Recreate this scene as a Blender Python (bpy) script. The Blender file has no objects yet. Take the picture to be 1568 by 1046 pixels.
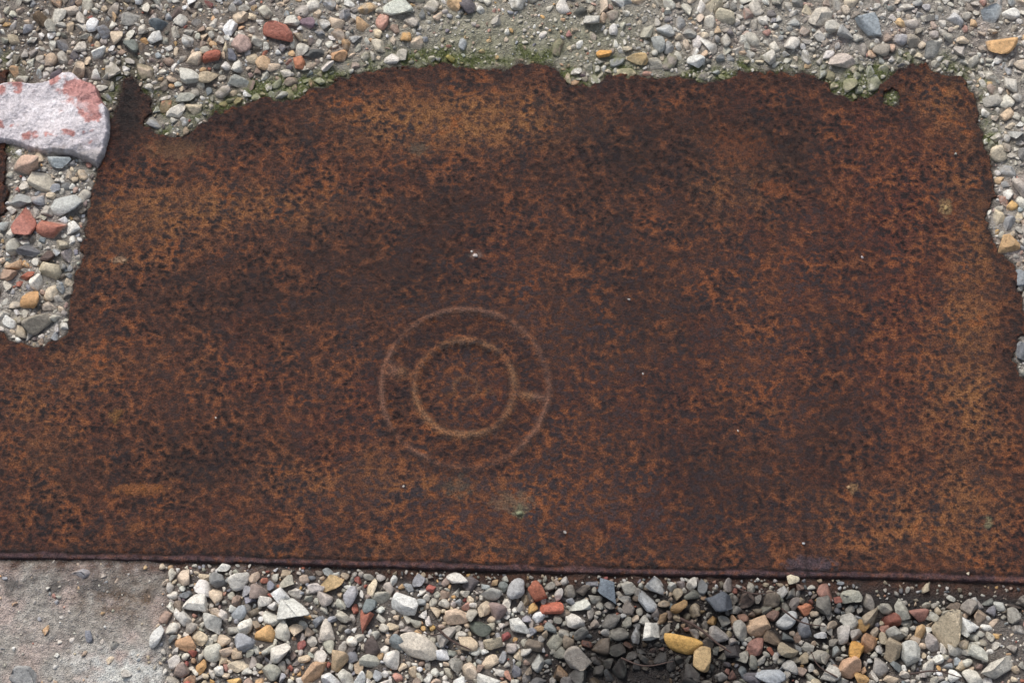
import bpy, bmesh, math, random
import numpy as np
rng=np.random.default_rng(7); random.seed(7)
sc=bpy.context.scene
K=0.0005; TH=math.radians(20); D=1.6; F=36*D/0.784
CY=-D*math.sin(TH); CZ=D*math.cos(TH); ct,st=math.cos(TH),math.sin(TH)
def W(px,py):
    px=np.asarray(px,float); py=np.asarray(py,float)
    a=(px-784)/1568*36/F; b=-(py-523)/1568*36/F
    t=CZ/(ct-b*st)
    return a*t, CY+t*(b*ct+st)
def P(x,y):
    vy=y-CY; vz=-CZ
    b=vy*ct+vz*st; d=np.maximum(vy*st-vz*ct,0.3)
    return x/d*1568*F/36+784, 523-b/d*1568*F/36
def lin(c):
    c=np.asarray(c,float)/255.
    return np.where(c<=0.04045,c/12.92,((c+0.055)/1.055)**2.4)
# ---------- noise
PERM=rng.permutation(4096); GA=rng.random(4096)*2*math.pi
GX=np.cos(GA); GY=np.sin(GA)
def perlin(x,y,seed=0):
    xi=np.floor(x).astype(np.int64); yi=np.floor(y).astype(np.int64)
    xf=x-xi; yf=y-yi
    u=xf*xf*xf*(xf*(xf*6-15)+10); v=yf*yf*yf*(yf*(yf*6-15)+10)
    def g(ix,iy,dx,dy):
        h=PERM[(PERM[(ix+seed*131)&4095]+iy)&4095]
        return GX[h]*dx+GY[h]*dy
    a=g(xi,yi,xf,yf); b=g(xi+1,yi,xf-1,yf); c=g(xi,yi+1,xf,yf-1); d=g(xi+1,yi+1,xf-1,yf-1)
    return ((a*(1-u)+b*u)*(1-v)+(c*(1-u)+d*u)*v)*1.5
def fbm(x,y,seed=0,o=4):
    s=0;a=1.;t=0
    for i in range(o):
        s=s+a*perlin(x*2**i,y*2**i,seed+i*7); t+=a; a*=.5
    return s/t*1.3
def ss(a,b,x):
    t=np.clip((x-a)/(b-a),0,1); return t*t*(3-2*t)
def blob(px,py,cx,cy,rx,ry,p=1.0):
    return np.exp(-(((px-cx)/rx)**2+((py-cy)/ry)**2)**p)
def mixc(c,d,f):
    return c*(1-f[...,None])+np.asarray(d)*f[...,None]
def sdpoly(U,V,poly):
    best=np.full(U.shape,1e18); ins=np.zeros(U.shape,bool)
    n=len(poly)
    for i in range(n):
        x1,y1=poly[i]; x2,y2=poly[(i+1)%n]
        dx,dy=x2-x1,y2-y1
        t=np.clip(((U-x1)*dx+(V-y1)*dy)/(dx*dx+dy*dy+1e-9),0,1)
        d=(U-x1-t*dx)**2+(V-y1-t*dy)**2
        best=np.minimum(best,d)
        c=((y1>V)!=(y2>V))
        with np.errstate(divide='ignore',invalid='ignore'):
            xx=dx*(V-y1)/(dy if dy!=0 else 1e-9)+x1
        ins^=(c&(U<xx))
    d=np.sqrt(best); return np.where(ins,d,-d)
# ---------- plate outline (traced)
OUT=[(-140,848),(0,855),(150,857),(300,860),(500,866),(700,872),(900,878),(1100,882),(1250,884),(1400,887),(1568,893),(1650,896),
(1655,760),(1640,650),(1600,600),(1580,578),(1562,572),(1552,548),(1556,525),(1572,508),(1568,480),(1562,440),(1556,402),(1536,388),(1520,372),(1517,335),(1526,295),(1522,250),(1508,210),(1500,180),(1496,150),(1482,120),
(1440,110),(1410,95),(1385,104),(1362,114),(1348,132),(1330,148),(1300,152),(1276,140),(1264,119),(1240,112),(1200,108),(1160,110),(1125,113),(1105,124),(1075,128),(1040,116),(1010,119),(975,114),(950,112),(925,118),(900,129),(872,131),(858,113),(845,99),(820,96),(790,98),(765,108),(745,103),(720,105),(690,98),(640,100),(600,101),(560,108),(525,116),(510,128),(470,137),(455,148),(430,155),(400,153),(350,163),(325,173),(305,192),(290,208),(265,211),(238,204),(222,190),(227,172),(232,155),(214,138),(203,118),(188,116),(178,150),(168,190),(158,240),(146,270),(138,300),(130,345),(122,390),(112,440),(104,475),(104,502),(85,521),(50,532),(20,524),(-3,505),(-8,480),(-6,345),(9,325),(8,210),(4,110),(-90,105),(-130,300)]
ox,oy=W([p[0] for p in OUT],[p[1] for p in OUT])
POLY=list(zip(ox/K,oy/K))
hx,hy=W(1367,150); 
def plate_sd(U,V,px,py):
    sd=sdpoly(U,V,POLY)
    bot=ss(840,800,py)
    sd=sd+fbm(U/20,V/20,3,4)*(1.2+8*bot)+fbm(U/60,V/60,13,2)*5*bot
    r=np.hypot((U-hx/K)/1.0,(V-hy/K)/1.25)-13+fbm(U/12,V/12,4,2)*4
    return np.minimum(sd,r)
# ---------- ground functions
def wetmask(px,py):
    n=fbm(px/90,py/60,21,4)
    w=blob(px,py,1010,1015,170,75)*1.6+blob(px,py,1180,930,150,48)*1.3+blob(px,py,1390,905,250,40)*1.5+blob(px,py,1290,990,100,60)*.8+blob(px,py,940,890,150,24)*.9+blob(px,py,700,880,440,14)*.6
    return np.clip(ss(.22,.6,w+n*.3),0,1)
def smoothmask(px,py):
    n=fbm(px/50,py/50,31,3)*.28
    m=np.maximum.reduce([ss(275,225,px)*ss(840,870,py)*1.3, blob(px,py,790,60,180,56,2)*.95, blob(px,py,1440,904,210,22,2)*1.0,
       blob(px,py,1575,1000,90,120,2)*.65, blob(px,py,610,110,150,26)*.9, blob(px,py,330,160,90,14)*.7,blob(px,py,255,185,28,24)*.8,
       blob(px,py,1120,105,380,16)*.7,blob(px,py,590,945,40,22)*.45,blob(px,py,905,960,30,40)*.6,blob(px,py,1050,20,130,30)*.4,blob(px,py,975,1035,80,36)*.8])
    return np.clip(ss(.3,.75,m+n),0,1)
def gz(U,V,px,py,sd):
    n=fbm(U/70,V/70,41,3)*.0018+fbm(U/14,V/14,51,3)*.0008
    away=ss(0,-110,sd)
    top=ss(700,400,py)
    z=-.0028+away*(.0055*top+.0002*(1-top))+n
    z=z+.0022*smoothmask(px,py)*ss(300,230,px)*ss(840,870,py)
    z=np.where(sd>3,z-.010*ss(3,9,sd),z)
    return z
def moss(px,py,U,V,sd):
    n=fbm(U/30,V/30,61,4)
    near=ss(-50,-2,sd)*ss(300,200,py)
    m=near*(.56+.8*n)+blob(px,py,1308,132,46,30)*1.2+blob(px,py,690,92,56,20)*.9+blob(px,py,420,138,64,24)*.9+blob(px,py,480,125,34,16)*.8+blob(px,py,1368,150,20,20)*.8+blob(px,py,850,75,150,40)*.3+blob(px,py,1090,115,70,16)*.6+blob(px,py,300,165,50,16)*.5
    return np.clip(m*(.8+.8*n),0,1)
def gcol(U,V,px,py,sd):
    c=np.zeros(U.shape+(3,))+lin((160,153,144))
    n=fbm(U/60,V/60,71,4); n2=fbm(U/25,V/25,72,4); n3=fbm(U/130,V/130,73,3)
    c=mixc(c,lin((184,168,158)),ss(0,.6,n)*.6)
    c=mixc(c,lin((112,106,98)),ss(0.0,.5,n2)*.65)
    c=mixc(c,lin((160,156,134)),np.clip(blob(px,py,800,60,220,60)*.8+.25*n3,0,1))
    c=mixc(c,lin((108,96,86)),np.clip(blob(px,py,160,70,300,110,2)*.75,0,1))
    b=ss(850,880,py)
    c=mixc(c,lin((98,90,84)),b*.85*ss(180,260,px))
    bl=b*ss(290,220,px)
    c=mixc(c,mixc(np.zeros(U.shape+(3,))+lin((172,165,156)),lin((192,174,164)),ss(-.2,.4,n)),bl)
    c=mixc(c,lin((112,92,74)),np.clip(bl*blob(px,py,185,912,70,38)*1.3*(.6+n2),0,1))
    c=mixc(c,lin((214,213,206)),np.clip(bl*blob(px,py,190,1025,80,32)*1.5*(.7+n2*1.5),0,1))
    c=mixc(c,lin((106,100,95)),np.clip(bl*blob(px,py,90,895,120,16)*1.2*(.7+n2*1.5),0,1))
    c=mixc(c,lin((128,120,113)),bl*ss(.1,.5,fbm(px/30,py/30,77,5))*.5)
    w=wetmask(px,py)
    c=mixc(c,lin((36,30,28)),w*.94)
    c=mixc(c,lin((88,58,43)),np.clip(ss(-32,0,sd)*ss(840,870,py)*(.7+n2),0,.9))
    c=mixc(c,lin((98,106,50)),moss(px,py,U,V,sd)*.85)
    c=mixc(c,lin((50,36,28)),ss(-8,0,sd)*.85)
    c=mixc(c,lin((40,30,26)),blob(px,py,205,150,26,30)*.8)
    return np.clip(c,0,1)
def mkmesh(name,co,faces4=None,faces3=None,col=None,smooth=True):
    me=bpy.data.meshes.new(name)
    co=np.ascontiguousarray(co,dtype=np.float32)
    me.vertices.add(len(co)); me.vertices.foreach_set('co',co.ravel())
    f=faces4 if faces4 is not None else faces3
    k=f.shape[1]; nf=len(f)
    me.loops.add(nf*k); me.loops.foreach_set('vertex_index',f.astype(np.int32).ravel())
    me.polygons.add(nf); me.polygons.foreach_set('loop_start',np.arange(0,nf*k,k,dtype=np.int32))
    me.update(calc_edges=True)
    me.polygons.foreach_set('use_smooth',np.full(nf,smooth))
    if col is not None:
        for nm,c in col.items():
            at=me.color_attributes.new(nm,'FLOAT_COLOR','POINT')
            if c.shape[1]==3: c=np.hstack([c,np.ones((len(c),1))])
            at.data.foreach_set('color',c.astype(np.float32).ravel())
    ob=bpy.data.objects.new(name,me); sc.collection.objects.link(ob); return ob
def gridfaces(nx,ny):
    i=np.arange(nx*ny).reshape(ny,nx)
    return np.stack([i[:-1,:-1],i[:-1,1:],i[1:,1:],i[1:,:-1]],-1).reshape(-1,4)
class M:
    def __init__(s,name):
        s.m=bpy.data.materials.new(name); s.m.use_nodes=True; s.t=s.m.node_tree; s.t.nodes.clear()
        s.o=s.n('ShaderNodeOutputMaterial'); s.b=s.n('ShaderNodeBsdfPrincipled'); s.l(s.b.outputs[0],s.o.inputs[0])
        s.co=s.n('ShaderNodeTexCoord').outputs['Object']
    def n(s,t,**k):
        x=s.t.nodes.new(t)
        for a,b in k.items(): setattr(x,a,b)
        return x
    def l(s,a,b): s.t.links.new(a,b)
    def noise(s,scale,det=4,rough=.55,dist=0,vec=None):
        x=s.n('ShaderNodeTexNoise'); s.l(vec or s.co,x.inputs['Vector'])
        x.inputs['Scale'].default_value=scale; x.inputs['Detail'].default_value=det; x.inputs['Roughness'].default_value=rough; x.inputs['Distortion'].default_value=dist
        return x.outputs[0]
    def vor(s,scale,out='Distance',feat='F1'):
        x=s.n('ShaderNodeTexVoronoi',feature=feat); s.l(s.co,x.inputs['Vector']); x.inputs['Scale'].default_value=scale
        return x.outputs[out]
    def mr(s,v,a,b,c,d,smooth=False):
        x=s.n('ShaderNodeMapRange'); 
        if smooth: x.interpolation_type='SMOOTHSTEP'
        s.l(v,x.inputs[0]); 
        for i,q in enumerate((a,b,c,d)): x.inputs[i+1].default_value=q
        return x.outputs[0]
    def math(s,op,a,b):
        x=s.n('ShaderNodeMath',operation=op)
        for i,q in enumerate((a,b)):
            if hasattr(q,'links'): s.l(q,x.inputs[i])
            else: x.inputs[i].default_value=q
        return x.outputs[0]
    def mix(s,f,a,b,mode='MIX'):
        x=s.n('ShaderNodeMix',data_type='RGBA',blend_type=mode)
        for i,q in ((0,f),(6,a),(7,b)):
            if hasattr(q,'links'): s.l(q,x.inputs[i])
            elif i==0: x.inputs[0].default_value=q
            else: x.inputs[i].default_value=tuple(q)+(1,)
        return x.outputs[2]
    def attr(s,nm): return s.n('ShaderNodeAttribute',attribute_name=nm)
    def bump(s,h,strength,dist,norm=None):
        x=s.n('ShaderNodeBump'); s.l(h,x.inputs['Height']); x.inputs['Strength'].default_value=strength; x.inputs['Distance'].default_value=dist
        if norm: s.l(norm,x.inputs['Normal'])
        return x.outputs[0]
# ================= GROUND
def axis(lo,hi,step,far):
    a=list(np.arange(lo,hi,step)); s=step; x=hi; r=[]
    while x<far: r.append(x); s*=1.16; x+=s
    r.append(far); s=step; x=lo-step; l=[]
    while x>-far: l.append(x); s*=1.16; x-=s
    l.append(-far)
    return np.array(l[::-1]+a+r)
xs=axis(-.46,.46,.00105,60); ys=axis(-.33,.36,.00105,60)
X,Y=np.meshgrid(xs,ys); U,V=X/K,Y/K
near=(abs(X)<3)&(abs(Y)<3)
px,py=P(X,Y); sd=plate_sd(U,V,px,py)
Z=gz(U,V,px,py,sd); Z=np.where(near,Z,-.0005)
C=gcol(U,V,px,py,sd); C[~near]=lin((145,136,126))
wet=wetmask(px,py)*near
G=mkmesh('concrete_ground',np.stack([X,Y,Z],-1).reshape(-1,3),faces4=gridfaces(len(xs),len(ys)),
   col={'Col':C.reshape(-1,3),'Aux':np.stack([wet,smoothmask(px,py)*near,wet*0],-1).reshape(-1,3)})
m=M('concrete_mat'); col=m.attr('Col').outputs['Color']; sep=m.n('ShaderNodeSeparateColor'); m.l(m.attr('Aux').outputs['Color'],sep.inputs[0])
n1=m.noise(1300,5,.65); n2=m.noise(260,5,.65); v1=m.vor(620); vc=m.vor(620,'Color'); 
c=m.mix(1,col,m.mix(m.mr(n1,.3,.7,0,1),(.5,.5,.5),(1.45,1.45,1.45)),'MULTIPLY')
c=m.mix(1,c,m.mix(m.mr(n2,.3,.7,0,1),(.58,.57,.56),(1.35,1.35,1.34)),'MULTIPLY')
hsv=m.n('ShaderNodeHueSaturation'); hsv.inputs['Saturation'].default_value=.2; hsv.inputs['Value'].default_value=.7; m.l(vc,hsv.inputs['Color'])
gm=m.math('MULTIPLY',m.mr(v1,.25,.38,.5,0),m.mr(sep.outputs[0],0,1,1,.25)); c=m.mix(m.math('MULTIPLY',gm,.6),c,m.mix(.6,c,hsv.outputs[0]))
m.l(c,m.b.inputs['Base Color'])
m.l(m.mr(sep.outputs[0],0,1,.85,.32),m.b.inputs['Roughness'])
h=m.math('ADD',m.math('MULTIPLY',n1,.5),m.math('ADD',m.math('MULTIPLY',n2,1.6),m.mr(v1,0,.45,.5,0)))
m.l(m.bump(h,1,.0020),m.b.inputs['Normal']); G.data.materials.append(m.m)
# ================= PLATE
gx0,gx1=W(-160,500)[0]-.02,W(1670,500)[0]+.02
st_=.00064
xs=np.arange(gx0,gx1,st_); ys=np.arange(W(800,910)[1],W(800,80)[1],st_)
X,Y=np.meshgrid(xs,ys); U,V=X/K,Y/K; px,py=P(X,Y); sd=plate_sd(U,V,px,py)
wx=U+fbm(U/20,V/20,81,2)*4; wy=V+fbm(U/20,V/20,82,2)*4
ca_,sa_=math.cos(.35),math.sin(.35)
qx,qy=wx*ca_-wy*sa_,wx*sa_+wy*ca_
def worley(x,y,seed):
    xi=np.floor(x).astype(np.int64); yi=np.floor(y).astype(np.int64); best=np.full(x.shape,9.)
    for dx in(-1,0,1):
        for dy in(-1,0,1):
            h=PERM[(PERM[(xi+dx+seed*131)&4095]+yi+dy)&4095]; h2=PERM[(h+77)&4095]; h3=PERM[(h+991)&4095]
            d=np.hypot(xi+dx+h/4096.-x,yi+dy+h2/4096.-y)/(.6+.8*h3/4096.); best=np.minimum(best,d)
    return best
wor=worley(qx/12.5,qy/10,5)
fine=fbm(U/5,V/4.5,87,2)
pit=(.42-wor)*1.35+fbm(qx/10,qy/8,83,3)*.55+fine*.35
big=fbm(U/170,V/170,84,4); med=fbm(U/55,V/55,85,4); med2=fbm(U/38,V/38,86,4); cmn=fbm(U/95,V/80,89,4)
cm=.72+.42*ss(-.4,.4,cmn)
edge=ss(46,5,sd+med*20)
rc=W(712,594); rr=np.hypot(X-rc[0],Y-rc[1])/K; an=np.degrees(np.arctan2(Y-rc[1],X-rc[0]))
rr=rr+med2*2.4+pit*1.2
def ring(r0,w): return np.exp(-((rr-r0)/w)**2)
bar=lambda a0,w0,w1: (ss(60,76,rr)*ss(130,118,rr))*np.exp(-((((an-a0+180)%360-180)*rr*math.pi/180)/(w0+(w1-w0)*np.clip((rr-75)/50,0,1)))**2)
R=np.maximum.reduce([ring(127,5.4),ring(76,6.0),ring(18,4)*.55,bar(166,5,14),bar(-8,6,8)])
relief=R*.0027-.0014*ss(72,64,rr)-.0010*ss(121,113,rr)*ss(80,88,rr)
Z=pit*.0008*(1-.6*R)+med*.0010+big*.0012+relief*(.8+.5*med2)
flake=blob(px,py,215,750,44,8,2); Z+=flake*.0009
yb=np.interp(px,[p[0] for p in OUT[:12]],[p[1] for p in OUT[:12]])-py
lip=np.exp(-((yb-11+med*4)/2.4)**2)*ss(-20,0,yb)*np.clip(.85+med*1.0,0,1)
Z+=np.exp(-((yb-5)/4)**2)*.0009; Z-=lip*.0014
bt=ss(835,860,py)
Z-=edge*.0013*(1-bt)*(.6+1.2*med)
seam=np.exp(-((px-1232-(py-820)*.08+med*5)/4)**2)*ss(770,820,py); Z-=seam*.0008
fall=ss(1.8,-2.6,sd); Z=Z-fall*.009
orange=lin((158,93,50)); tan=lin((188,138,86)); red=lin((112,55,36))
c=np.zeros(U.shape+(3,))+lin((104,61,40))
c=mixc(c,red,np.clip(ss(.0,.5,big)*.5+blob(px,py,1350,400,150,250)*.6+blob(px,py,760,380,60,60)*.4,0,.8))
tanm=blob(px,py,700,185,190,45)*1.3+blob(px,py,350,320,220,40)*.75+blob(px,py,200,360,110,80)*.45+blob(px,py,1490,430,50,260)*.65+blob(px,py,1130,280,75,60)*.7+blob(px,py,1440,150,60,60)*.55+blob(px,py,60,620,90,160)*.4+blob(px,py,560,740,260,50)*.45+blob(px,py,640,840,600,18)*.3+blob(px,py,1400,800,160,60)*.55+blob(px,py,1470,620,80,160)*.4+blob(px,py,230,560,120,50)*.25
tanm=np.clip(tanm+med*.42+big*.15-.08,0,1)
c=mixc(c,lin((144,95,56)),tanm*.78)
darkm=blob(px,py,560,420,220,120)*.85+blob(px,py,980,240,180,90)*1.0+blob(px,py,960,470,160,140)*.65+blob(px,py,1200,230,85,80)*.9+blob(px,py,300,700,160,65)*.75+blob(px,py,700,310,80,45)*.5+blob(px,py,1120,740,190,110)*.65+blob(px,py,1290,600,60,120)*.6+blob(px,py,270,450,150,70)*.55+blob(px,py,400,200,160,30)*.7+blob(px,py,1290,420,60,110)*.4+blob(px,py,60,760,110,60)*.4
darkm=np.clip(darkm-.08+med*.4+big*.5,0,1)
c=mixc(c,lin((64,42,33)),darkm*.85)
dk=ss(.0,.36,pit+med2*.25-.02+darkm*.1-tanm*.1)*cm
lt=ss(-.12,-.6,pit+med2*.5-tanm*.26+darkm*.25)*cm
c=mixc(c,lin((42,27,25)),np.clip(dk*.88,0,1))
c=mixc(c,mixc(np.zeros(U.shape+(3,))+orange,tan,tanm*.65),np.clip(lt*(.85-.5*darkm),0,1))
bright=ss(.22,.5,med+.25*med2)*ss(.1,-.3,pit)*.5; c=mixc(c,lin((180,98,46)),bright*(1-.6*darkm))
sheenm=np.clip(blob(px,py,830,560,320,220)*.55+blob(px,py,900,780,400,60)*.55+blob(px,py,1250,500,150,200)*.3+med2*.5,0,1)*ss(-.1,.3,pit); c=mixc(c,lin((100,86,92)),sheenm*.5)  # purple-grey sheen painted into the colour of the raised crust
rp=R*np.clip(.55+med*.6+med2*.8-.3*ss(-.1,.4,pit)+.3*blob(px,py,700,480,120,40)+.45*blob(px,py,830,620,40,60)+.45*blob(px,py,590,620,30,50)+.5*blob(px,py,720,660,60,20)+.3*blob(px,py,780,570,30,40)+.3*blob(px,py,610,560,30,20),.22,1)
rcol=mixc(np.zeros(U.shape+(3,))+lin((196,144,100)),lin((156,112,102)),ss(100,110,rr)*.6)
c=c*(1-rp[...,None]*.62)+rcol*rp[...,None]*.62
ringdark=(np.exp(-((rr-100)/14)**4)*.8+np.exp(-((rr-66)/4.)**2)+np.exp(-((rr-136)/4)**2)*.8)*(1-R); c=mixc(c,lin((46,27,26)),np.clip(ringdark,0,1)*.45)
dnz=fbm(U/9,V/9,88,4)
def dep(c,cx,cy,rx,ry,cl,a=1.):
    f=blob(px,py,cx+3*med2,cy,rx*1.1,ry*1.1,1.3)*a; f=ss(.28,.75,f+dnz*.5*(f>.02))*min(1,a+.1); return mixc(c,lin(cl),f*.8)
for q in [(640,228,14,10,(110,94,76),.9),(215,750,46,9,(166,104,56),1),(785,768,36,16,(146,116,88),.8),(700,745,28,20,(88,82,70),.7),(183,398,12,6,(176,146,116),1),(1448,318,10,14,(172,142,98),1),
   (1303,748,11,8,(180,140,96),.8),(178,636,13,11,(150,104,50),.8),(120,468,10,6,(150,104,76),.6),(206,808,16,12,(146,90,48),.8),(270,228,48,18,(150,108,72),.8),(745,600,22,8,(170,112,58),.5),(690,600,18,10,(150,96,50),.5),
   (795,783,12,10,(142,140,110),.9),(1513,800,7,13,(150,148,112),.8),(728,390,12,8,(160,136,122),.7),(1185,290,30,16,(160,90,46),.7),(1130,232,60,40,(150,86,46),.6),(1180,630,13,8,(164,102,56),.7),(1240,865,40,14,(100,84,92),.95),(825,158,12,7,(60,48,42),.8)]:
    c=dep(c,*q)
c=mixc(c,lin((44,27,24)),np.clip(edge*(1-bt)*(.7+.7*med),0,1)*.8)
c=mixc(c,lin((134,76,42)),np.clip(ss(9,4,sd)*ss(.15,.5,dnz+med)*(1-bt),0,1)*.6)
c=mixc(c,lin((112,88,96)),ss(13,8,yb+med*3)*.65*np.clip(.8+dnz,0,1))
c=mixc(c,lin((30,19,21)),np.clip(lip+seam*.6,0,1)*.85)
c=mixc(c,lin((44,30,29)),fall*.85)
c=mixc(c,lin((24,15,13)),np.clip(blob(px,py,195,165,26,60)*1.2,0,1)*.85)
rough=np.clip(.54+.2*tanm-.1*darkm+.25*lt-.18*dk+med2*.12,.30,.95)
keep=(sd>-4); fk=gridfaces(len(xs),len(ys)); kf=keep.ravel(); fk=fk[kf[fk].all(1)]
used=np.zeros(kf.size,bool); used[fk.ravel()]=True; idx=np.cumsum(used)-1
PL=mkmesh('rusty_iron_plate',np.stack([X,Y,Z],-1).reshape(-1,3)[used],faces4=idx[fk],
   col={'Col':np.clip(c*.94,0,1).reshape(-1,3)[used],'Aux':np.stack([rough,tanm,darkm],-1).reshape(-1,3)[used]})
m=M('rust_mat'); col=m.attr('Col').outputs['Color']; sep=m.n('ShaderNodeSeparateColor'); m.l(m.attr('Aux').outputs['Color'],sep.inputs[0])
n1=m.noise(800,4,.75,.2); n2=m.noise(1500,3,.6); n3=m.noise(330,4,.6,.2)
c=m.mix(1,col,m.mix(m.mr(n1,.36,.64,0,1),(.34,.30,.31),(1.82,1.80,1.74)),'MULTIPLY')
c=m.mix(m.mr(n3,.54,.68,0,.4,True),c,m.mix(1,c,(.5,.46,.5),'MULTIPLY'))
c=m.mix(m.mr(n2,.63,.72,0,.5),c,(.43,.36,.33))
m.l(c,m.b.inputs['Base Color'])
gl=m.mr(n2,.58,.7,0,-.32)
m.l(m.math('ADD',m.math('ADD',sep.outputs[0],gl),m.mr(n1,.3,.7,.12,-.14)),m.b.inputs['Roughness'])
h=m.math('ADD',m.math('MULTIPLY',n1,1.5),m.math('ADD',m.math('MULTIPLY',n2,.8),m.math('MULTIPLY',n3,1.0)))
m.l(m.bump(h,1,.0030),m.b.inputs['Normal']); m.b.inputs['Specular IOR Level'].default_value=.6
PL.data.materials.append(m.m)
# ================= STONES
ICO={}
for lv in (1,2,3,4):
    bm=bmesh.new(); bmesh.ops.create_icosphere(bm,subdivisions=lv,radius=1)
    ICO[lv]=(np.array([v.co[:] for v in bm.verts]),np.array([[v.index for v in f.verts] for f in bm.faces])); bm.free()
PAL=[((200,194,182),24),((218,213,202),24),((176,171,160),15),((232,229,222),14),((206,186,162),11),((200,166,130),4.5),((210,170,114),2.4),((170,108,90),2.6),((194,146,130),2.5),((132,134,136),5),((160,163,166),9),((96,92,90),4),((148,134,120),6),((216,199,174),8),((170,147,130),5)]
pc=np.array([lin(p[0]) for p in PAL]); pw=np.array([p[1] for p in PAL],float); pw/=pw.sum()
SV,SF,SC=[],[],[]; off=0
def stone(x,y,zb,rx,ry,rz,ang,colr,sink,mcol,coat,lv):
    global off
    v,f=ICO[lv]; v=v.copy()
    ang_=rng.random()<.55
    np_=rng.integers(7,12) if ang_ else rng.integers(9,16)
    nn=rng.normal(size=(np_,3)); nn/=np.linalg.norm(nn,axis=1)[:,None]
    dd=rng.uniform(.30,.64,np_) if ang_ else rng.uniform(.42,.8,np_)
    for q in range(np_):
        e=np.maximum(0,v@nn[q]-dd[q]); v-=e[:,None]*nn[q]
    k=rng.normal(size=(3,3))*2.2; ph=rng.random(3)*6.28
    v*=(1+.04*np.sin(v@k.T+ph).sum(1))[:,None]
    v-= (v.max(0)+v.min(0))/2; v/= np.abs(v).max(0)
    a=rng.normal(0,.35,2)
    w=v*np.array([rx,ry,rz])
    w[:,2]+=w[:,0]*a[0]*.6+w[:,1]*a[1]*.6
    ca,sa=math.cos(ang),math.sin(ang)
    xx=w[:,0]*ca-w[:,1]*sa; yy=w[:,0]*sa+w[:,1]*ca
    zz=w[:,2]+zb+rz*(1-2*sink)
    SV.append(np.stack([xx+x,yy+y,zz],1)); SF.append(f+off); off+=len(v)
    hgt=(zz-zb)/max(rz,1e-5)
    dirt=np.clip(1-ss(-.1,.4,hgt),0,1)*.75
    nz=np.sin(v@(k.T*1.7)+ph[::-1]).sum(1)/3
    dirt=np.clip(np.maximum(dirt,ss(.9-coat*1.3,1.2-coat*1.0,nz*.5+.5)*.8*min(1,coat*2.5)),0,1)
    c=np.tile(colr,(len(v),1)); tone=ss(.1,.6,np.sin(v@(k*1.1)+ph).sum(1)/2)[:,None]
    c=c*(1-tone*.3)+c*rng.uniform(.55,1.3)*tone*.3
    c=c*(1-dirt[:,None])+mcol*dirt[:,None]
    SC.append(np.hstack([c,np.full((len(v),1),rng.random())]))
def place(items,manual=False):
    A=np.array([[i[0],i[1]] for i in items]); px,py=P(A[:,0],A[:,1]); U,V=A[:,0]/K,A[:,1]/K
    sd=plate_sd(U,V,px,py); z=gz(U,V,px,py,np.minimum(sd,0)); mc=gcol(U,V,px,py,np.minimum(sd,-8)); wm=wetmask(px,py); ms=moss(px,py,U,V,sd)
    core=np.clip(blob(px,py,990,1028,130,55)*1.7+blob(px,py,1150,925,130,22)*.7,0,1)
    for j,(x,y,rx,ry,ang,cl) in enumerate(items):
        loose=(px[j]>235 and py[j]>862 and px[j]<1500)
        sink=rng.uniform(.05,.40) if loose else rng.uniform(.36,.64)
        coat=rng.uniform(0,.2) if loose else rng.uniform(.0,.5)
        if manual: sink*=.8; coat*=.4
        coat=min(.8,coat+ms[j]*.5+core[j]*.4*(not manual))
        r=min(rx,ry); rz=r*rng.uniform(.6,.95)
        cc=np.array(cl)*(1-(.15 if manual else .4)*wm[j])*(1-.82*core[j]*(not manual))
        R_=max(rx,ry)/K; lv=1 if R_<3 else (2 if R_<6.5 else (3 if R_<17 else 4))
        stone(x,y,z[j],rx,ry,rz,ang,np.clip(cc,0,.9),sink,mc[j],coat,lv)
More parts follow.
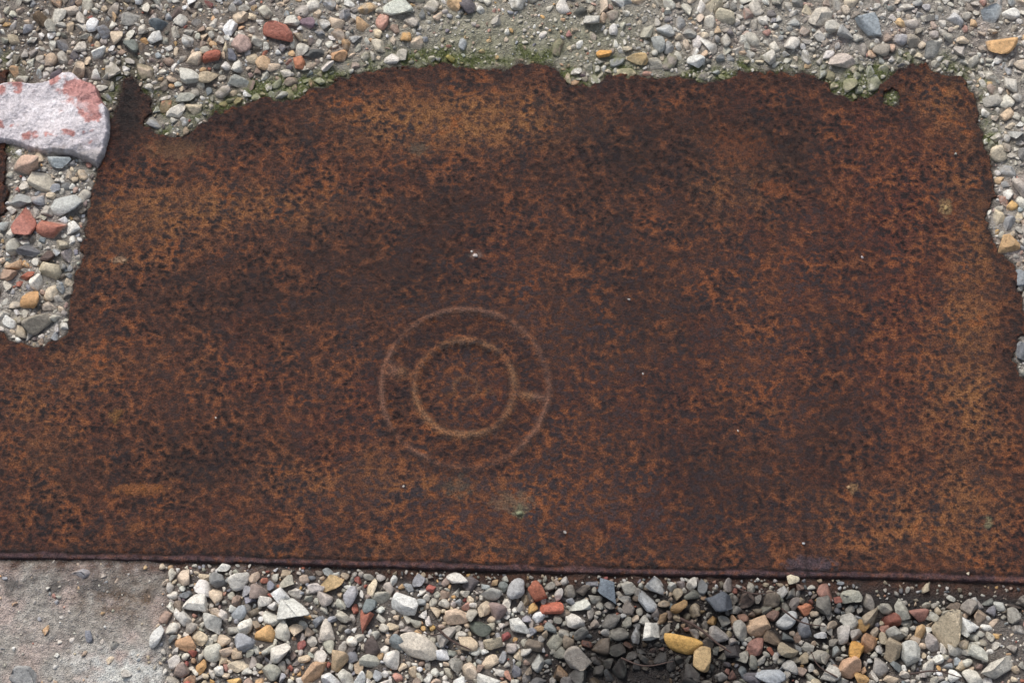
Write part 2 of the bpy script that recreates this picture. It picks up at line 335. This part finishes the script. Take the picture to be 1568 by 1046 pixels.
MAN=[(610,15,26,17,(215,218,205)),(427,57,24,15,(176,110,92)),(1532,70,24,20,(214,172,122)),(1255,30,20,15,(200,192,178)),(1520,25,22,18,(175,182,185)),(1065,95,14,11,(215,215,210)),(200,32,18,13,(158,156,150)),(325,90,15,10,(166,96,76)),
(247,42,14,13,(108,116,120)),(371,72,17,14,(186,160,150)),(518,85,15,11,(200,158,120)),(925,83,12,9,(208,158,92)),(975,90,18,10,(198,168,120)),(957,112,19,9,(212,198,165)),(365,125,18,12,(160,162,155)),(1330,42,24,17,(172,180,184)),(1290,95,20,14,(192,180,170)),
(1430,75,20,15,(172,170,162)),(1178,88,13,12,(210,205,195)),(458,98,10,12,(186,126,96)),(470,40,14,9,(130,108,118)),(1110,30,16,12,(192,184,162)),(1380,60,14,12,(172,170,172)),(1460,35,14,12,(200,200,200)),(580,70,13,11,(205,195,175)),(65,35,14,11,(116,98,78)),(110,20,12,9,(200,186,170)),
(290,120,20,12,(200,198,188)),(285,150,17,10,(160,160,150)),(545,60,12,10,(160,160,158)),(690,88,8,6,(190,166,80)),(760,35,10,8,(190,185,175)),(905,35,13,10,(190,188,180)),(1020,50,15,11,(188,190,188)),
(40,252,24,17,(208,176,156)),(90,248,17,13,(178,186,188)),(66,280,22,14,(198,190,173)),(33,306,20,13,(158,160,158)),(98,314,29,18,(188,190,186)),(37,342,19,26,(172,112,98)),(79,350,24,17,(176,116,98)),(47,386,19,12,(112,112,115)),(76,416,18,14,(196,184,158)),(40,425,15,8,(164,98,76)),(48,460,15,15,(192,150,104)),(60,496,24,14,(146,138,124)),(72,393,12,10,(94,78,72)),(95,375,12,9,(178,168,148)),(15,360,11,14,(208,203,193)),(12,420,13,9,(178,150,130)),(75,468,11,9,(184,171,156)),
(1545,376,17,15,(204,168,124)),(1530,235,14,13,(212,198,173)),(1562,290,15,13,(190,180,170)),(1555,205,13,12,(180,180,175)),(1545,345,14,12,(160,160,160)),(1520,155,16,11,(172,167,157)),(1548,130,14,13,(205,200,190)),(1563,425,12,14,(140,145,150)),(1566,535,13,17,(120,122,126)),
(298,925,18,13,(225,221,211)),(285,985,16,11,(200,160,124)),(452,935,24,18,(210,210,203)),(620,925,19,17,(220,220,215)),(642,990,30,16,(218,208,192)),(480,1030,24,12,(196,162,130)),(845,930,17,10,(186,108,86)),(822,905,13,14,(160,98,76)),(1045,985,28,13,(214,170,98)),(1000,967,14,17,(225,222,212)),(885,1010,20,15,(162,154,144)),
(1450,968,21,24,(206,190,162)),(1298,1022,18,15,(208,170,140)),(1312,1000,12,17,(206,156,86)),(1530,1022,28,16,(205,200,188)),(1215,887,9,8,(215,205,180)),(790,903,16,13,(177,177,177)),(700,885,16,10,(224,220,212)),(240,975,8,17,(212,212,208)),(342,868,10,7,(220,218,210)),(368,890,16,11,(217,212,202)),(375,985,15,12,(162,164,168)),(1100,925,20,15,(90,95,103)),
(930,905,14,18,(115,125,135)),(520,1012,13,14,(200,175,142)),(365,1018,18,10,(215,200,175)),(755,985,14,10,(190,177,152)),(700,945,18,11,(208,184,160)),(1160,960,17,14,(188,160,132)),(1205,950,16,11,(182,184,184)),(1235,932,12,9,(186,124,94)),(1075,1010,15,18,(196,168,124)),(560,950,11,20,(158,100,82)),(508,895,17,12,(208,178,132)),(1395,1000,15,17,(200,200,192)),(1330,985,12,14,(168,130,100)),(40,1035,22,13,(160,160,158)),
(990,920,18,12,(187,190,192)),(880,950,15,11,(217,212,202)),(745,1040,20,10,(212,210,202)),(1180,1035,20,12,(172,177,182)),(430,1000,16,13,(217,212,202)),(325,955,16,12,(192,190,182))]
cell=34; hashg={}
def addocc(u,v,r):
    hashg.setdefault((int(u//cell),int(v//cell)),[]).append((u,v,r))
def free(u,v,r,ov):
    a,b=int(u//cell),int(v//cell); 
    for i in (-2,-1,0,1,2):
        for j in (-2,-1,0,1,2):
            for q in hashg.get((a+i,b+j),()):
                s=(q[2]+r)*ov
                if (q[0]-u)**2+(q[1]-v)**2<s*s: return False
    return True
items=[]
for (a,b,rx,ry,cl) in MAN:
    x,y=W(a,b); ang=rng.normal(0,.35); items.append((float(x),float(y),rx*K*1.05,ry*K*1.07,ang,lin(cl)))
    addocc(x/K,y/K,(rx+ry)/2*.95)
place(items,True)
cxk,cyk=W(80,175); 
for dx,dy,r in ((0,0,55),(-70,0,50),(45,0,45),(60,-30,30),(40,35,25)): addocc(cxk/K+dx,cyk/K+dy,r)
def fill(n,rlo,rhi,powr,ov,big=False):
    U=rng.uniform(-1100,1100,n); V=rng.uniform(-850,900,n)
    px,py=P(U*K,V*K); sd=plate_sd(U,V,px,py); sm=smoothmask(px,py)
    r=rlo+(rhi-rlo)*rng.random(n)**powr; o=np.argsort(-r); its=[]
    p=rng.random(n); tr=(px>900)&(py<300); dens=fbm(U/90,V/90,99,3)
    topz=(py<300); gap=np.where(py>800,6*np.clip(1+2*fbm(px/40,py/40,98,2),0,2.4),0)
    bl=(py>860)&(px<245)
    for i in o:
        ri=r[i]
        outf=px[i]<-60 or px[i]>1630 or py[i]<-60 or py[i]>1110
        if outf and ri<3.5: continue
        if sd[i]>-(ri*.9+1+(gap[i] if ri>3 else 0)): continue
        if p[i]<sm[i]*(.96 if ri>4 else (.93 if bl[i] else .6)): continue
        if bl[i] and sm[i]>.5 and ri>4 and p[i]<.99: continue
        if topz[i] and p[i]<(.34 if tr[i] else .28)+dens[i]*.8 and ri>3: continue
        if not free(U[i],V[i],ri,ov): continue
        e=rng.uniform(.55,1.0); s=ri/math.sqrt(e)*1.12
        ci=rng.choice(len(pc),p=pw); cl=pc[ci]*rng.uniform(.78,1.12)+rng.normal(0,.01,3)
        if tr[i]: cl=cl*.75+.25*lin((205,201,190))
        its.append((U[i]*K,V[i]*K,s*K,s*e*K,rng.random()*6.28,np.clip(cl,.02,.8)))
        addocc(U[i],V[i],ri)
    place(its); return len(its)
print('big',fill(16000,7,13,2.0,.84))
print('mid',fill(50000,4,7,1.2,.82))
print('small',fill(60000,2.4,4.2,1.3,.84))
print('grit',fill(60000,1.3,2.6,1.3,.88))
for (a,b,r,cl) in [(728,392,4.5,(205,195,190)),(722,386,2,(210,205,200)),(985,573,2.5,(200,195,190)),(1463,237,2.5,(180,180,170)),(963,459,2.5,(180,175,170)),(795,786,5,(140,146,114)),(1448,320,4,(170,146,100)),(1300,746,3,(180,146,110)),(865,815,3,(150,145,140)),(190,400,3,(180,150,120)),(1482,878,3,(190,180,160)),(1230,832,2.5,(200,200,200)),(330,640,2,(200,190,180)),(618,745,2,(200,190,180)),(1130,660,2,(200,190,180)),(1320,395,2.5,(190,180,180))]:
    x,y=W(a,b); stone(float(x),float(y),.0004,r*K,r*.8*K,r*.6*K,rng.random()*6,lin(cl),.35,lin((100,70,50)),.2,2)
SVa=np.vstack(SV); SFa=np.vstack(SF); SCa=np.vstack(SC)
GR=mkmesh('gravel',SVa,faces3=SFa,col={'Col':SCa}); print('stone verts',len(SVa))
m=M('stone_mat'); at=m.attr('Col'); col=at.outputs['Color']; 
n1=m.noise(420,6,.65,.4); n2=m.noise(1700,4,.6); v=m.vor(900)
c=m.mix(1,col,m.mix(m.mr(n1,.3,.7,0,1),(.66,.64,.62),(1.34,1.32,1.29)),'MULTIPLY')
c=m.mix(1,c,m.mix(m.mr(n2,.3,.7,0,1),(.74,.74,.74),(1.25,1.25,1.25)),'MULTIPLY')
wv=m.mix(1,col,(1.5,1.5,1.5),'MULTIPLY')
c=m.mix(m.mr(n2,.66,.76,0,.5),c,wv); c=m.mix(m.mr(n1,.30,.36,.45,0),c,m.mix(1,col,(.25,.23,.2),'MULTIPLY'))
m.l(c,m.b.inputs['Base Color']); m.l(m.mr(at.outputs['Alpha'],0,1,.40,.8),m.b.inputs['Roughness'])
m.l(m.bump(m.math('ADD',n1,m.math('MULTIPLY',n2,.4)),.8,.0014),m.b.inputs['Normal']); GR.data.materials.append(m.m)
# ================= CHUNK
CH=[(-55,138),(-10,132),(12,127),(68,126),(84,118),(98,111),(116,114),(128,124),(150,134),(156,150),(165,166),(168,204),(160,236),(150,250),(134,244),(118,238),(96,234),(64,232),(46,226),(20,216),(-10,214),(-60,220)]
a,b=W([p[0] for p in CH],[p[1]+4 for p in CH]); cp=list(zip(a/K,b/K))
xs=np.arange(min(a)-.004,max(a)+.004,.0005); ys=np.arange(min(b)-.004,max(b)+.004,.0005)
X,Y=np.meshgrid(xs,ys);U,V=X/K,Y/K;px,py=P(X,Y); sd=sdpoly(U,V,cp)+fbm(U/18,V/18,91,3)*2
n=fbm(U/60,V/60,92,3); n2=fbm(U/12,V/12,93,4)
ux,uy=(px-60)/100,(py-178)/60
r2=np.random.default_rng(5)
H=np.full(U.shape,.0145)
for q in range(22):
    cx_,cy_=r2.uniform(-1,1),r2.uniform(-1,1)
    h0=.0155-.0022*cx_**2-.004*cy_**2+r2.uniform(-.0008,.0008)
    gx_,gy_=-.004*cx_+r2.normal(0,.0065),-.008*cy_+r2.normal(0,.0055)
    H=np.minimum(H,h0+gx_*(ux-cx_)+gy_*(uy-cy_)+.0024)
H=np.minimum(H,.0135+.006*(1.0-ux)-.006*(uy-.1))
H=np.maximum(H,.006)+.0008*n+.0016*np.floor((n+fbm(U/30,V/30,96,3))*4)/4
Z=H*np.clip(ss(-3,4,sd),0,1)**.6-ss(3,-3,sd)*.006+n2*.0007
c=np.zeros(U.shape+(3,))+lin((210,204,208))
nr=fbm(U/26,V/26,95,5)
c=mixc(c,lin((160,152,158)),ss(-.05,.45,nr*.8+n2*.4)*.6)
redm=ss(.34,.58,blob(px,py,130,150,36,24,2)*.9+blob(px,py,86,122,18,14,2)*.65+blob(px,py,80,211,60,10,2)*.5+blob(px,py,142,185,22,26,2)*.5+blob(px,py,10,140,44,12,2)*.45+blob(px,py,10,195,30,10,2)*.35+nr*.6+n2*.2)
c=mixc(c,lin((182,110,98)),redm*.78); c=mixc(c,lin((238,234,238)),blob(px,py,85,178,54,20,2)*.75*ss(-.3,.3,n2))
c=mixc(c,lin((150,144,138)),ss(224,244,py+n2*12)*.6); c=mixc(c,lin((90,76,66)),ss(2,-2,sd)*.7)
keep=sd>-5; fk=gridfaces(len(xs),len(ys)); kf=keep.ravel(); fk=fk[kf[fk].all(1)]; used=np.zeros(kf.size,bool); used[fk.ravel()]=True; idx=np.cumsum(used)-1
al=np.full(U.shape+(1,),.9)
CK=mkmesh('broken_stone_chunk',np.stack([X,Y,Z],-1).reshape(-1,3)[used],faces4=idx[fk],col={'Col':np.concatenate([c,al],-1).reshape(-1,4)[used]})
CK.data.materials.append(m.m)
# ================= MOSS tufts
mv,mf,mc_=[],[],[]; o=0
N=90000; U=rng.uniform(-900,900,N); V=rng.uniform(300,560,N); px,py=P(U*K,V*K); sd=plate_sd(U,V,px,py)
mm=moss(px,py,U,V,sd); z=gz(U,V,px,py,np.minimum(sd,0)); sel=(rng.random(N)<(mm-.36)*1.5)&(sd<-1)&(sd>-60)&(py<250)
for i in np.where(sel)[0]:
    for q in range(3):
        an_=rng.random()*6.28; L=rng.uniform(1.2,2.8)*K; w=.5*K; dx,dy=math.cos(an_),math.sin(an_); x,y=U[i]*K,V[i]*K
        mv+= [(x-dy*w,y+dx*w,z[i]-.0003),(x+dy*w,y-dx*w,z[i]-.0003),(x+dx*L*.7,y+dy*L*.7,z[i]+L*.8)]; mf.append((o,o+1,o+2)); o+=3
        k=rng.uniform(.5,1.2); cl=lin((104,118,54))*k; mc_+= [cl,cl,cl*1.3]
if mv:
    MO=mkmesh('moss',np.array(mv),faces3=np.array(mf),col={'Col':np.array(mc_)},smooth=False)
    q=M('moss_mat'); q.l(q.attr('Col').outputs['Color'],q.b.inputs['Base Color']); q.b.inputs['Roughness'].default_value=.8; MO.data.materials.append(q.m)
print('moss',len(mf))
# ================= TWIGS
tm=M('twig_mat'); n=tm.noise(500,4); tm.l(tm.mix(n,(.02,.012,.009),(.11,.06,.045)),tm.b.inputs['Base Color']); tm.b.inputs['Roughness'].default_value=.6
for pts,r in [([(668,962),(690,982),(722,998)],2.2),([(1040,950),(1065,962),(1100,990),(1118,1002)],2.4),([(1195,935),(1225,955),(1262,962)],1.6),([(950,1010),(985,1022),(1030,1015)],1.5),([(1390,1035),(1430,1030),(1470,1040)],1.5),([(680,972),(660,975),(640,968)],1.2),([(1120,900),(1150,912),(1190,908)],1.4),([(1280,1040),(1250,1020),(1240,1000)],1.3)]:
    cu=bpy.data.curves.new('twig','CURVE'); cu.dimensions='3D'; cu.bevel_depth=r*K; cu.bevel_resolution=3
    sp=cu.splines.new('BEZIER'); sp.bezier_points.add(len(pts)-1)
    for i,p in enumerate(pts):
        x,y=W(*p); bp=sp.bezier_points[i]; bp.co=(x,y,.0065+.001*rng.random()); bp.handle_left_type=bp.handle_right_type='AUTO'; bp.radius=1-.55*i/(len(pts)-1)
    tmp=bpy.data.objects.new('tmp',cu); sc.collection.objects.link(tmp); bpy.context.view_layer.update()
    me=bpy.data.meshes.new_from_object(tmp); bpy.data.objects.remove(tmp); ob=bpy.data.objects.new('twig',me); me.materials.clear(); me.materials.append(tm.m); sc.collection.objects.link(ob)
    for p_ in me.polygons: p_.use_smooth=True
# ================= LIGHT
w=bpy.data.worlds.new('World'); sc.world=w; w.use_nodes=True; nt=w.node_tree
bg=nt.nodes['Background']; sky=nt.nodes.new('ShaderNodeTexSky'); sky.sky_type='NISHITA'; sky.sun_disc=False
EL,AZ=math.radians(48),math.radians(-24)
sky.sun_elevation=EL; sky.sun_rotation=AZ; sky.air_density=1; sky.dust_density=3
hs=nt.nodes.new('ShaderNodeHueSaturation'); hs.inputs['Saturation'].default_value=.6
nt.links.new(sky.outputs[0],hs.inputs['Color']); nt.links.new(hs.outputs[0],bg.inputs[0]); bg.inputs[1].default_value=.14
L=bpy.data.lights.new('sun','SUN'); L.energy=2.4; L.angle=math.radians(18); L.color=(1,.97,.93)
lo=bpy.data.objects.new('sun',L); sc.collection.objects.link(lo)
from mathutils import Vector
dv=Vector((math.sin(AZ)*math.cos(EL),math.cos(AZ)*math.cos(EL),math.sin(EL))); lo.rotation_euler=dv.to_track_quat('Z','Y').to_euler()
cam=bpy.data.cameras.new('camera'); cam.lens=F; cam.sensor_width=36; cam.clip_start=.01; cam.clip_end=500
co=bpy.data.objects.new('camera',cam); co.location=(0,CY,CZ); co.rotation_euler=(TH,0,0); sc.collection.objects.link(co); sc.camera=co
sc.view_settings.view_transform='Standard'; sc.view_settings.look='None'; sc.view_settings.exposure=0
